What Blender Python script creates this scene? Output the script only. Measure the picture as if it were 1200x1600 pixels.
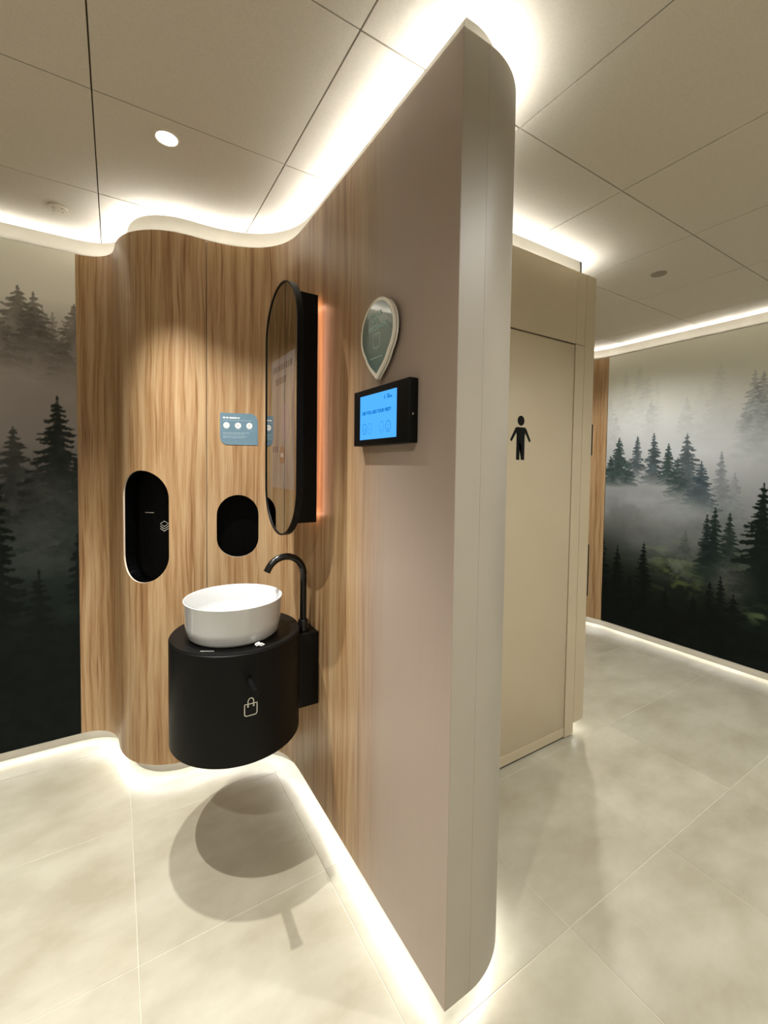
import bpy, bmesh, math, random
import numpy as np
from mathutils import Matrix, Vector

scene = bpy.context.scene
for o in list(bpy.data.objects):
    bpy.data.objects.remove(o, do_unlink=True)

# ------------------------------------------------------------------ camera
F_PX, PP = 679.1333, (600.0, 757.699)          # focal length and principal point for a 1200x1600 frame
YAW, PITCH, ROLL = .55341, -.03824, .01347
EYE = Vector((0, 0, 1.485))
fwd = Vector((math.sin(YAW) * math.cos(PITCH), math.cos(YAW) * math.cos(PITCH), math.sin(PITCH)))
rgt = Vector((math.cos(YAW), -math.sin(YAW), 0))
upv = rgt.cross(fwd)
r2 = math.cos(ROLL) * rgt + math.sin(ROLL) * upv
u2 = -math.sin(ROLL) * rgt + math.cos(ROLL) * upv
cam_data = bpy.data.cameras.new('camera')
cam_data.sensor_width = 36
cam_data.lens = F_PX / 1600 * 36
cam_data.shift_y = -(800 - PP[1]) / 1600
cam_data.clip_start = .02
cam = bpy.data.objects.new('camera', cam_data)
scene.collection.objects.link(cam)
cam.matrix_world = Matrix(((r2.x, u2.x, -fwd.x, EYE.x), (r2.y, u2.y, -fwd.y, EYE.y), (r2.z, u2.z, -fwd.z, EYE.z), (0, 0, 0, 1)))
scene.camera = cam

# ------------------------------------------------------------------ world, exposure
world = bpy.data.worlds.new('world')
scene.world = world
world.use_nodes = True
world.node_tree.nodes['Background'].inputs[0].default_value = (.9, .85, .75, 1)
world.node_tree.nodes['Background'].inputs[1].default_value = 0.02
scene.view_settings.view_transform = 'Standard'
scene.view_settings.look = 'None'
scene.view_settings.gamma = 1
scene.view_settings.use_curve_mapping = False
scene.view_settings.exposure = 0.22
LED_UP, LED_DOWN = 39.0, 20.0                  # strip strengths in the coves and along the plinths
LED_COL = (1.0, 1.0, 1.0)
SPOT_W = 158.0
SPOT_COL = (1.0, .99, .97)
GLOW = 14.0                                     # warm strip behind the mirror

# ------------------------------------------------------------------ helpers
COL = scene.collection
ZB, ZT, ZC, DEEP = .07, 2.545, 2.64, .055       # panel foot, panel head, ceiling, recess of the core behind the panels

def mesh_obj(name, verts, faces, mat, parent=None, uvs=None, smooth=False, mats=None, fmat=None):
    me = bpy.data.meshes.new(name)
    me.from_pydata([tuple(v) for v in verts], [], faces)
    for m in (mats or [mat]):
        me.materials.append(m)
    if fmat:
        me.polygons.foreach_set('material_index', fmat)
    if uvs is not None:
        lay = me.uv_layers.new(name='UVMap')
        vi = np.zeros(len(me.loops), dtype=np.int32)
        me.loops.foreach_get('vertex_index', vi)
        lay.data.foreach_set('uv', np.asarray(uvs, dtype=np.float32)[vi].ravel())
    if smooth:
        me.polygons.foreach_set('use_smooth', [True] * len(me.polygons))
    me.update()
    o = bpy.data.objects.new(name, me)
    COL.objects.link(o)
    if parent:
        o.parent = parent
    return o

def bm_obj(name, bm, mat, parent=None, smooth=False, angle=None):
    bmesh.ops.recalc_face_normals(bm, faces=bm.faces)
    me = bpy.data.meshes.new(name)
    if smooth:
        for f in bm.faces:
            f.smooth = True
        lim = math.radians(angle or 40)
        for e in bm.edges:
            if len(e.link_faces) == 2 and e.calc_face_angle(0) > lim:
                e.smooth = False
    bm.to_mesh(me)
    bm.free()
    me.materials.append(mat)
    o = bpy.data.objects.new(name, me)
    COL.objects.link(o)
    if parent:
        o.parent = parent
    return o

def box(name, lo, hi, mat, parent=None, bevel=0, seg=2):
    bm = bmesh.new()
    bmesh.ops.create_cube(bm, size=1)
    for v in bm.verts:
        v.co = Vector([lo[i] + (v.co[i] + .5) * (hi[i] - lo[i]) for i in range(3)])
    if bevel:
        bmesh.ops.bevel(bm, geom=bm.edges[:], offset=bevel, segments=seg, profile=.5, affect='EDGES')
    return bm_obj(name, bm, mat, parent, smooth=bool(bevel))

def lathe(name, prof, mat, parent=None, loc=(0, 0, 0), n=64, smooth=True, angle=40):
    bm = bmesh.new()
    rings = []
    for r, z in prof:
        if r < 1e-6:
            rings.append([bm.verts.new((loc[0], loc[1], loc[2] + z))])
        else:
            rings.append([bm.verts.new((loc[0] + r * math.cos(2 * math.pi * k / n), loc[1] + r * math.sin(2 * math.pi * k / n), loc[2] + z)) for k in range(n)])
    for a, b in zip(rings, rings[1:]):
        for k in range(n):
            k2 = (k + 1) % n
            if len(a) == 1 and len(b) == 1:
                continue
            if len(a) == 1:
                bm.faces.new((a[0], b[k], b[k2]))
            elif len(b) == 1:
                bm.faces.new((a[k], b[0], a[k2]))
            else:
                bm.faces.new((a[k], b[k], b[k2], a[k2]))
    return bm_obj(name, bm, mat, parent, smooth, angle)

def tube(name, pts, rad, mat, parent=None, n=20, caps=True):
    pts = [Vector(p) for p in pts]
    rads = rad if isinstance(rad, (list, tuple)) else [rad] * len(pts)
    bm = bmesh.new()
    rings = []
    t0 = (pts[1] - pts[0]).normalized()
    ref = Vector((0, 1, 0)) if abs(t0.y) < .9 else Vector((1, 0, 0))
    for i, p in enumerate(pts):
        t = (pts[min(i + 1, len(pts) - 1)] - pts[max(i - 1, 0)]).normalized()
        a = (ref - t * ref.dot(t)).normalized()
        b = t.cross(a)
        ref = a
        rings.append([bm.verts.new(p + rads[i] * (math.cos(2 * math.pi * k / n) * a + math.sin(2 * math.pi * k / n) * b)) for k in range(n)])
    for q, r in zip(rings, rings[1:]):
        for k in range(n):
            bm.faces.new((q[k], q[(k + 1) % n], r[(k + 1) % n], r[k]))
    if caps:
        bm.faces.new(rings[0][::-1])
        bm.faces.new(rings[-1])
    return bm_obj(name, bm, mat, parent, smooth=True, angle=50)

def prism(name, outline, place, depth, mat, parent=None, smooth=False, hole=None):
    """extrude a 2D outline; place(a, b, d) gives the 3D point at depth d; with hole a ring of equal vertex count"""
    n = len(outline)
    verts, faces = [], []
    for d in (0, depth):
        verts += [place(a, b, d) for a, b in outline]
    if hole:
        for d in (0, depth):
            verts += [place(a, b, d) for a, b in hole]
    for k in range(n):
        k2 = (k + 1) % n
        faces.append((k, k2, n + k2, n + k))
        if hole:
            faces.append((2 * n + k2, 2 * n + k, 3 * n + k, 3 * n + k2))
            faces.append((k2, k, 2 * n + k, 2 * n + k2))
            faces.append((n + k, n + k2, 3 * n + k2, 3 * n + k))
    if not hole:
        faces.append(tuple(range(n))[::-1])
        faces.append(tuple(range(n, 2 * n)))
    bm = bmesh.new()
    bv = [bm.verts.new(v) for v in verts]
    for f in faces:
        bm.faces.new([bv[i] for i in f])
    return bm_obj(name, bm, mat, parent, smooth=smooth, angle=35)

def stadium(hw, hh, n=20, c=(0, 0)):
    pts = []
    for k in range(n + 1):
        a = math.pi * k / n
        pts.append((c[0] + hw * math.cos(a), c[1] + hh - hw + hw * math.sin(a)))
    for k in range(n + 1):
        a = math.pi + math.pi * k / n
        pts.append((c[0] + hw * math.cos(a), c[1] - hh + hw + hw * math.sin(a)))
    return pts

def empty(name, loc=(0, 0, 0)):
    o = bpy.data.objects.new(name, None)
    COL.objects.link(o)
    o.location = loc
    o.empty_display_size = .05
    return o

def adopt(root):
    """children were built in world coordinates: keep them there under a root that stands elsewhere"""
    bpy.context.view_layer.update()
    for ch in root.children:
        ch.matrix_parent_inverse = root.matrix_world.inverted()

def tag(o, label, cat, group=None):
    o['label'] = label
    o['category'] = cat
    if group:
        o['group'] = group
    return o

def structure(o, label=None, cat=None):
    o['kind'] = 'structure'
    if label:
        o['label'] = label
        o['category'] = cat or 'wall'
    return o

def text(name, body, size, mat, parent, frame, align='LEFT', extrude=.0003, bold=0.0, sx=1.0):
    """flat lettering; frame = (origin, right, up, out)"""
    cu = bpy.data.curves.new(name, 'FONT')
    cu.body = body
    cu.size = size
    cu.align_x = align
    cu.extrude = extrude
    cu.offset = bold
    cu.resolution_u = 3
    tmp = bpy.data.objects.new('tmp', cu)
    COL.objects.link(tmp)
    dg = bpy.context.evaluated_depsgraph_get()
    me = bpy.data.meshes.new_from_object(tmp.evaluated_get(dg))
    bpy.data.objects.remove(tmp, do_unlink=True)
    org, rv, uv_, ov = [Vector(v) for v in frame]
    for v in me.vertices:
        c = v.co.copy()
        v.co = org + rv * c.x * sx + uv_ * c.y + ov * (c.z + extrude)
    me.materials.clear()
    me.materials.append(mat)
    o = bpy.data.objects.new(name, me)
    COL.objects.link(o)
    if parent:
        o.parent = parent
    return o

# ------------------------------------------------------------------ materials
def srgb(r, g, b):
    f = lambda c: c / 12.92 if c <= .04045 else ((c + .055) / 1.055) ** 2.4
    return (f(r / 255), f(g / 255), f(b / 255), 1)

def base_mat(name, col, rough=.5, metal=0, spec=.5, coat=0):
    m = bpy.data.materials.new(name)
    m.use_nodes = True
    b = m.node_tree.nodes['Principled BSDF']
    b.inputs['Base Color'].default_value = col
    b.inputs['Roughness'].default_value = rough
    b.inputs['Metallic'].default_value = metal
    b.inputs['Specular IOR Level'].default_value = spec
    b.inputs['Coat Weight'].default_value = coat
    b.inputs['Coat Roughness'].default_value = .05
    return m

def noisy(name, c1, c2, scale, rough=.5, bump=0, bscale=200, spec=.5, detail=4, rvar=0, tile_var=0, coord='Object', stretch=(1, 1, 1), coat=0):
    m = base_mat(name, c1, rough, spec=spec, coat=coat)
    nt = m.node_tree
    b = nt.nodes['Principled BSDF']
    tc = nt.nodes.new('ShaderNodeTexCoord')
    geo = nt.nodes.new('ShaderNodeNewGeometry')
    mp = nt.nodes.new('ShaderNodeMapping')
    mp.inputs['Scale'].default_value = stretch
    nt.links.new(geo.outputs['Position'] if coord == 'World' else tc.outputs[coord], mp.inputs[0])
    nz = nt.nodes.new('ShaderNodeTexNoise')
    nz.inputs['Scale'].default_value = scale
    nz.inputs['Detail'].default_value = detail
    nz.inputs['Roughness'].default_value = .6
    nt.links.new(mp.outputs[0], nz.inputs['Vector'])
    rp = nt.nodes.new('ShaderNodeValToRGB')
    rp.color_ramp.elements[0].position = .35
    rp.color_ramp.elements[1].position = .65
    rp.color_ramp.elements[0].color = c1
    rp.color_ramp.elements[1].color = c2
    nt.links.new(nz.outputs['Fac'], rp.inputs[0])
    out = rp.outputs[0]
    if tile_var:
        oi = nt.nodes.new('ShaderNodeObjectInfo')
        ma = nt.nodes.new('ShaderNodeMapRange')
        ma.inputs['To Min'].default_value = 1 - tile_var
        ma.inputs['To Max'].default_value = 1 + tile_var * .4
        nt.links.new(oi.outputs['Random'], ma.inputs['Value'])
        mx = nt.nodes.new('ShaderNodeMix')
        mx.data_type = 'RGBA'
        mx.blend_type = 'MULTIPLY'
        mx.inputs['Factor'].default_value = 1
        nt.links.new(out, mx.inputs['A'])
        nt.links.new(ma.outputs[0], mx.inputs['B'])
        out = mx.outputs['Result']
    nt.links.new(out, b.inputs['Base Color'])
    if bump:
        nb = nt.nodes.new('ShaderNodeTexNoise')
        nb.inputs['Scale'].default_value = bscale
        nb.inputs['Detail'].default_value = 2
        nt.links.new(geo.outputs['Position'] if coord == 'World' else tc.outputs[coord], nb.inputs['Vector'])
        bp = nt.nodes.new('ShaderNodeBump')
        bp.inputs['Strength'].default_value = bump
        bp.inputs['Distance'].default_value = .002
        nt.links.new(nb.outputs['Fac'], bp.inputs['Height'])
        nt.links.new(bp.outputs[0], b.inputs['Normal'])
    return m

def emit_mat(name, col, strength):
    m = bpy.data.materials.new(name)
    m.use_nodes = True
    nt = m.node_tree
    nt.nodes.clear()
    e = nt.nodes.new('ShaderNodeEmission')
    e.inputs[0].default_value = (*col[:3], 1)
    e.inputs[1].default_value = strength
    o = nt.nodes.new('ShaderNodeOutputMaterial')
    nt.links.new(e.outputs[0], o.inputs[0])
    return m

def wood_mat(name, fade=None, plain=None):
    """oak laminate, grain upright along v of the UV map (metres); fade=(u0, u1): grazing sheen painted in, the grain pales into a plain tone"""
    m = base_mat(name, (.5, .3, .15, 1), .42, spec=.4)
    nt = m.node_tree
    L = nt.links.new
    b = nt.nodes['Principled BSDF']
    tc = nt.nodes.new('ShaderNodeTexCoord')

    def mapping(sx, sy, off=(0, 0, 0)):
        n = nt.nodes.new('ShaderNodeMapping')
        n.inputs['Scale'].default_value = (sx, sy, 1)
        n.inputs['Location'].default_value = off
        L(tc.outputs['UV'], n.inputs[0])
        return n

    def noise(vec, scale, detail=3, dist=0, rough=.55):
        n = nt.nodes.new('ShaderNodeTexNoise')
        n.inputs['Scale'].default_value = scale
        n.inputs['Detail'].default_value = detail
        n.inputs['Roughness'].default_value = rough
        n.inputs['Distortion'].default_value = dist
        L(vec, n.inputs['Vector'])
        return n.outputs['Fac']

    def math_(op, a, bb):
        n = nt.nodes.new('ShaderNodeMath')
        n.operation = op
        for i, x in enumerate((a, bb)):
            if isinstance(x, (int, float)):
                n.inputs[i].default_value = x
            else:
                L(x, n.inputs[i])
        return n.outputs[0]

    wob = noise(mapping(5, 1.3).outputs[0], 1.0, 2)
    sep = nt.nodes.new('ShaderNodeSeparateXYZ')
    L(tc.outputs['UV'], sep.inputs[0])
    uu = math_('ADD', sep.outputs['X'], math_('MULTIPLY', math_('SUBTRACT', wob, .5), .05))
    vec = nt.nodes.new('ShaderNodeCombineXYZ')
    L(uu, vec.inputs['X'])
    L(math_('MULTIPLY', sep.outputs['Y'], .035), vec.inputs['Y'])
    broad = noise(vec.outputs[0], 13, 2, 0, .5)
    mid = noise(vec.outputs[0], 42, 3, .2, .6)
    vec2 = nt.nodes.new('ShaderNodeCombineXYZ')
    L(uu, vec2.inputs['X'])
    L(math_('MULTIPLY', sep.outputs['Y'], .02), vec2.inputs['Y'])
    fine = noise(vec2.outputs[0], 190, 3, 0, .7)
    line = noise(vec2.outputs[0], 75, 2, 0, .5)
    lm = nt.nodes.new('ShaderNodeMapRange')
    lm.inputs['From Min'].default_value = .30
    lm.inputs['From Max'].default_value = .42
    lm.inputs['To Min'].default_value = -.11
    lm.inputs['To Max'].default_value = 0
    L(line, lm.inputs['Value'])
    tot = math_('ADD', math_('ADD', math_('MULTIPLY', broad, .34), math_('MULTIPLY', mid, .42)), math_('MULTIPLY', fine, .24))
    tot = math_('ADD', tot, lm.outputs[0])
    rp = nt.nodes.new('ShaderNodeValToRGB')
    cr = rp.color_ramp
    cr.elements[0].position = .34
    cr.elements[0].color = srgb(118, 83, 49)
    cr.elements[1].position = .66
    cr.elements[1].color = srgb(188, 162, 125)
    e = cr.elements.new(.44)
    e.color = srgb(150, 115, 77)
    e = cr.elements.new(.53)
    e.color = srgb(171, 141, 103)
    L(tot, rp.inputs[0])
    out = rp.outputs[0]
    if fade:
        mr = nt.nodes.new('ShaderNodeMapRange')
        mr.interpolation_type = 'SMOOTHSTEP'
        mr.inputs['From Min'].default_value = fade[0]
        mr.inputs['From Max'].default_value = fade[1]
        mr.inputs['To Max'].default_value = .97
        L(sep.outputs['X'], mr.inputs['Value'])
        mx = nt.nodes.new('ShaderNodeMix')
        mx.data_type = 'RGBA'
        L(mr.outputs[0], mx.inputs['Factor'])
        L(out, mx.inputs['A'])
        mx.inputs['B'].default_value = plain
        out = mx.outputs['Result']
    L(out, b.inputs['Base Color'])
    return m

M = {}
M['floor'] = noisy('floor stone', srgb(164, 157, 136), srgb(184, 179, 160), 3.0, .32, bump=.05, bscale=90, detail=7, coord='World', tile_var=.07, stretch=(1, 1.6, 1))
M['grout'] = noisy('grout', srgb(198, 192, 174), srgb(190, 183, 165), 30, .8)
M['ceiling'] = noisy('ceiling board', srgb(200, 192, 176), srgb(206, 198, 182), 160, .9, bump=.25, bscale=500, coord='World')
M['ceiling_gap'] = noisy('ceiling gap', srgb(96, 86, 66), srgb(80, 72, 56), 20, .9)
M['cream'] = noisy('cream paint', srgb(134, 127, 112), srgb(138, 131, 116), 8, .6, coord='World')
M['beige'] = noisy('beige laminate', srgb(188, 174, 146), srgb(192, 178, 150), 3, .38, coord='World', spec=.45)
M['pale'] = noisy('pale wall paint', srgb(226, 222, 212), srgb(230, 226, 216), 6, .6, coord='World')
M['endcap'] = noisy('greige end panel', srgb(154, 146, 131), srgb(158, 150, 135), 3, .45, coord='World', spec=.4)
SHEEN_TONE = srgb(160, 144, 131)
M['wood'] = wood_mat('oak laminate')
M['edge'] = noisy('pale board edge', srgb(196, 178, 158), srgb(202, 184, 164), 40, .5)
M['black'] = noisy('black powder coat', (.0022, .0022, .0020, 1), (.0032, .0032, .0029, 1), 60, .46, bump=.03, bscale=900, spec=.16)
M['black_gloss'] = base_mat('black gloss', (.004, .004, .005, 1), .08, spec=.5)
M['black_niche'] = noisy('black niche lining', (.0008, .0008, .0008, 1), (.001, .001, .001, 1), 20, .3, spec=.06)
M['black_deep'] = noisy('black lining', (.0008, .0008, .0008, 1), (.001, .001, .001, 1), 20, .5, spec=.05)
M['black_pipe'] = noisy('black tap metal', (.004, .0038, .0035, 1), (.006, .0056, .005, 1), 40, .2, spec=.4)
M['ceramic'] = noisy('white ceramic', (.50, .50, .485, 1), (.52, .52, .505, 1), 6, .08, spec=.5, coat=.5)
M['chrome'] = base_mat('chrome', (.6, .6, .58, 1), .15, 1)
M['white'] = noisy('white print', (.8, .79, .75, 1), (.82, .81, .77, 1), 10, .6)
M['grey_print'] = noisy('grey print', srgb(190, 186, 172), srgb(200, 196, 182), 20, .6)
M['dark_print'] = noisy('dark print', (.003, .003, .003, 1), (.004, .004, .004, 1), 20, .6, spec=.15)
M['mirror'] = base_mat('mirror', (.36, .35, .32, 1), .015, 1)
M['paper'] = noisy('tissue paper', (.75, .75, .73, 1), (.85, .85, .83, 1), 60, .8)
M['plastic'] = noisy('white plastic', srgb(205, 196, 176), srgb(212, 203, 184), 30, .45)
M['grey_plastic'] = noisy('grey plastic', srgb(150, 140, 120), srgb(140, 130, 112), 200, .6)
def strip_mat(name, col, strength):
    """a strip light shines only from its front"""
    m = emit_mat(name, col, strength)
    nt = m.node_tree
    e = next(n for n in nt.nodes if n.type == 'EMISSION')
    g = nt.nodes.new('ShaderNodeNewGeometry')
    mr = nt.nodes.new('ShaderNodeMapRange')
    mr.inputs['To Min'].default_value = strength
    mr.inputs['To Max'].default_value = 0
    nt.links.new(g.outputs['Backfacing'], mr.inputs['Value'])
    nt.links.new(mr.outputs[0], e.inputs[1])
    return m
M['led_up'] = strip_mat('cove strip light', LED_COL, LED_UP)
M['led_down'] = strip_mat('plinth strip light', LED_COL, LED_DOWN)
M['glow'] = emit_mat('warm strip light', (1.0, .50, .31), GLOW)
M['lamp'] = emit_mat('downlight lens', (1.0, .93, .84), 14)
M['screen'] = emit_mat('screen blue', (srgb(80, 172, 255))[:3], 1.0)
M['screen_ink'] = emit_mat('screen ink', (srgb(12, 112, 190))[:3], .9)
M['screen_soft'] = emit_mat('screen soft ink', (srgb(48, 146, 222))[:3], .95)
M['poster_blue'] = noisy('poster blue', srgb(96, 124, 138), srgb(102, 130, 144), 10, .45)
M['poster_pale'] = noisy('poster pale print', srgb(138, 160, 170), srgb(144, 166, 176), 10, .5)
M['teal'] = base_mat('teal acrylic', srgb(82, 112, 112), .04, spec=.9, coat=1.0)
M['teal_print'] = noisy('pale teal print', srgb(170, 198, 192), srgb(178, 204, 198), 10, .4)
M['acrylic'] = noisy('white acrylic edge', srgb(236, 230, 216), srgb(240, 234, 220), 10, .25)

# ------------------------------------------------------------------ plan outline of the panelled walls
ctrl = [(-.165, 2.73), (-.12, 2.726), (-.074, 2.708), (-.038, 2.675), (-.006, 2.62), (.003, 2.56), (.006, 2.495), (.022, 2.42), (.054, 2.348),
        (.105, 2.288), (.163, 2.248), (.24, 2.222), (.30, 2.217), (.374, 2.220), (.442, 2.216), (.517, 2.198), (.59, 2.163), (.632, 2.130),
        (.676, 2.074), (.704, 2.008), (.716, 1.935), (.718, 1.86), (.718, 1.78)]

def catmull(P, n=10):
    P = [np.array(p, float) for p in P]
    P = [2 * P[0] - P[1]] + P + [2 * P[-1] - P[-2]]
    out = []
    for i in range(1, len(P) - 2):
        for k in range(n):
            t = k / n
            a, b, c, d = P[i - 1:i + 3]
            out.append(.5 * ((2 * b) + (-a + c) * t + (2 * a - 5 * b + 4 * c - d) * t * t + (-a + 3 * b - 3 * c + d) * t ** 3))
    out.append(P[-2])
    return np.array(out)

def resample(P, step):
    seg = np.linalg.norm(np.diff(P, axis=0), axis=1)
    s = np.r_[0, np.cumsum(seg)]
    n = max(2, int(round(s[-1] / step)) + 1)
    t = np.linspace(0, s[-1], n)
    return np.c_[np.interp(t, s, P[:, 0]), np.interp(t, s, P[:, 1])]

scurve = resample(catmull(ctrl), .006)
for it in range(60):
    scurve[1:-1] = .25 * scurve[:-2] + .5 * scurve[1:-1] + .25 * scurve[2:]

class Path:
    """a plan polyline; the room lies to the right of its direction of travel"""
    def __init__(self, P):
        self.P = np.array(P, float)
        seg = np.linalg.norm(np.diff(self.P, axis=0), axis=1)
        self.s = np.r_[0, np.cumsum(seg)]
        self.len = self.s[-1]
        T = np.diff(self.P, axis=0) / seg[:, None]
        tn = np.vstack([T[:1], (T[:-1] + T[1:]), T[-1:]])
        self.T = tn / np.linalg.norm(tn, axis=1)[:, None]

    def pt(self, s, d=0.0):
        """point at arc length s moved d into the room (negative: behind the face)"""
        x = np.interp(s, self.s, self.P[:, 0])
        y = np.interp(s, self.s, self.P[:, 1])
        t = np.array([np.interp(s, self.s, self.T[:, 0]), np.interp(s, self.s, self.T[:, 1])])
        t /= np.linalg.norm(t)
        return np.array([x + t[1] * d, y - t[0] * d]), np.array([t[1], -t[0]]), t

    def samples(self, s0, s1):
        return np.unique(np.r_[s0, self.s[(self.s > s0 + 1e-4) & (self.s < s1 - 1e-4)], s1])

def at_y(path, y):
    i = np.argmin(np.abs(path.P[:, 1] - y) + 10 * (path.P[:, 0] < .6))
    return path.s[i]

def panel(name, path, s0, s1, z0, z1, th, mat, parent, hole=None, uoff=0.0, zu=0.0, edge=None):
    """board of thickness th following the path; hole=(s, z, half width, half height) cuts a stadium through it"""
    S = list(path.samples(s0, s1))
    if hole:
        hs, hz, hw, hh = hole
        ins = [hs - hw * math.cos(math.pi * k / 28) for k in range(29)]
        S = sorted([s for s in S if not (hs - hw - .001 < s < hs + hw + .001)] + ins)
    verts, faces, uvs = [], [], []
    front, back = [], []

    def add(s, z, d):
        p, _, _ = path.pt(s, d)
        verts.append((p[0], p[1], z))
        uvs.append((s + uoff, z + zu))
        return len(verts) - 1

    def levels(s):
        if not hole:
            return [z0, z1]
        q = max(0, hw * hw - (s - hs) ** 2) ** .5
        return [z0, hz - (hh - hw) - q, hz + (hh - hw) + q, z1]

    for d, store in ((0, front), (-th, back)):
        for s in S:
            store.append([add(s, z, d) for z in levels(s)])
    nl = len(front[0]) - 1
    for i in range(len(S) - 1):
        inside = hole and hs - hw - 1e-6 <= S[i] and S[i + 1] <= hs + hw + 1e-6
        for k in range(nl):
            if inside and k == 1:
                continue
            faces.append((front[i][k], front[i + 1][k], front[i + 1][k + 1], front[i][k + 1]))
            faces.append((back[i + 1][k], back[i][k], back[i][k + 1], back[i + 1][k + 1]))
    nsm = len(faces)

    def quad(a, b, c, d):
        idx = []
        for s, z, dd in (a, b, c, d):
            idx.append(add(s, z, dd))
        faces.append(tuple(idx))
    for i in range(len(S) - 1):
        a, b = S[i], S[i + 1]
        quad((a, z1, 0), (b, z1, 0), (b, z1, -th), (a, z1, -th))
        quad((b, z0, 0), (a, z0, 0), (a, z0, -th), (b, z0, -th))
        if hole and hs - hw - 1e-6 <= a and b <= hs + hw + 1e-6:
            la, lb = levels(a), levels(b)
            quad((a, la[1], 0), (b, lb[1], 0), (b, lb[1], -th), (a, la[1], -th))
            quad((b, lb[2], 0), (a, la[2], 0), (a, la[2], -th), (b, lb[2], -th))
    quad((s0, z0, 0), (s0, z1, 0), (s0, z1, -th), (s0, z0, -th))
    quad((s1, z1, 0), (s1, z0, 0), (s1, z0, -th), (s1, z1, -th))
    if hole:
        for sg in (-1, 1):
            s = hs + sg * hw
            lv = levels(s)
            quad((s, lv[1], 0), (s, lv[2], 0), (s, lv[2], -th), (s, lv[1], -th))
    o = mesh_obj(name, verts, faces, mat, parent, uvs, mats=[mat, edge or mat], fmat=[0 if i < nsm else 1 for i in range(len(faces))])
    o.data.polygons.foreach_set('use_smooth', [i < nsm for i in range(len(faces))])
    return o

def ribbon(name, path, s0, s1, d0, d1, z0, z1, mat, parent):
    """solid band between offsets d0 and d1, z0 and z1 (core walls, strip lights)"""
    S = path.samples(s0, s1)
    verts, faces = [], []
    for s in S:
        a = path.pt(s, d0)[0]
        b = path.pt(s, d1)[0]
        verts += [(a[0], a[1], z0), (a[0], a[1], z1), (b[0], b[1], z1), (b[0], b[1], z0)]
    for i in range(len(S) - 1):
        for k in range(4):
            k2 = (k + 1) % 4
            faces.append((4 * i + k, 4 * i + 4 + k, 4 * i + 4 + k2, 4 * i + k2))
    faces.append((0, 1, 2, 3))
    n = 4 * (len(S) - 1)
    faces.append((n + 3, n + 2, n + 1, n))
    return mesh_obj(name, verts, faces, mat, parent)

def flat_strip(name, path, s0, s1, d0, d1, z, mat, parent, up):
    S = path.samples(s0, s1)
    verts, faces = [], []
    for s in S:
        a = path.pt(s, d0)[0]
        b = path.pt(s, d1)[0]
        verts += [(a[0], a[1], z), (b[0], b[1], z)]
    for i in range(len(S) - 1):
        f = (2 * i, 2 * i + 2, 2 * i + 3, 2 * i + 1)
        p, q, r = [np.array(verts[k][:2]) for k in f[:3]]
        ccw = (q - p)[0] * (r - q)[1] - (q - p)[1] * (r - q)[0] > 0
        faces.append(f if ccw == up else f[::-1])
    return mesh_obj(name, verts, faces, mat, parent)

def strips(path, s0, s1, parent, up=True, down=True):
    if up:
        o = flat_strip('led_strip', path, s0, s1, -.034, -.016, ZT - .004, M['led_up'], parent, True)
        o['label'] = 'warm white strip light in the ceiling cove'
        ribbon('strip_baffle', path, s0, s1, -.0355, -.037, ZT - .02, ZT + .008, M['cream'], parent)  # unseen baffle added to keep the strip's light off the core
    if down:
        o = flat_strip('led_strip', path, s0, s1, -.034, -.016, ZB + .005, M['led_down'], parent, False)
        o['label'] = 'warm white strip light along the plinth'
        ribbon('strip_baffle', path, s0, s1, -.0355, -.037, ZB - .006, ZB + .02, M['cream'], parent)  # the same added baffle, shielding the core at the foot

# ------------------------------------------------------------------ floor and ceiling
XL, XR, YN, YF = -2.2, 3.92, -1.8, 3.9
floor = box('floor', (XL - .1, YN - .1, -.06), (XR + .2, YF + .1, -.0012), M['grout'])
structure(floor, 'cream stone tiled floor', 'floor')
fx = [.045 + .6005 * k for k in range(-5, 9)]
fy = [.828 + .5945 * k for k in range(-6, 8)]

def slabs(name, xs, ys, z0, z1, gap, mat, parent, bevel):
    me = None
    for i in range(len(xs) - 1):
        for j in range(len(ys) - 1):
            if me is None:
                o = box(name, (-(xs[1] - xs[0]) / 2 + gap / 2, -(ys[1] - ys[0]) / 2 + gap / 2, z0), ((xs[1] - xs[0]) / 2 - gap / 2, (ys[1] - ys[0]) / 2 - gap / 2, z1), mat, None, bevel, 1)
                me = o.data
            else:
                o = bpy.data.objects.new(name, me)
                COL.objects.link(o)
            o.parent = parent
            o.location = ((xs[i] + xs[i + 1]) / 2, (ys[j] + ys[j + 1]) / 2, 0)

slabs('tile', fx, fy, -.012, 0, .0030, M['floor'], floor, .0006)
ceiling = box('ceiling', (XL - .1, YN - .1, ZC + .012), (XR + .2, YF + .1, ZC + .06), M['ceiling_gap'])
structure(ceiling, 'cream ceiling of square boards with thin joints', 'ceiling')
cx = [-.053 + .6135 * k for k in range(-4, 8)]
cy = [1.056 + .6045 * k for k in range(-5, 6)]
slabs('ceiling_board', cx, cy, ZC, ZC + .013, .004, M['ceiling'], ceiling, .0008)

# ------------------------------------------------------------------ murals
rng = np.random.default_rng(7)

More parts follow.
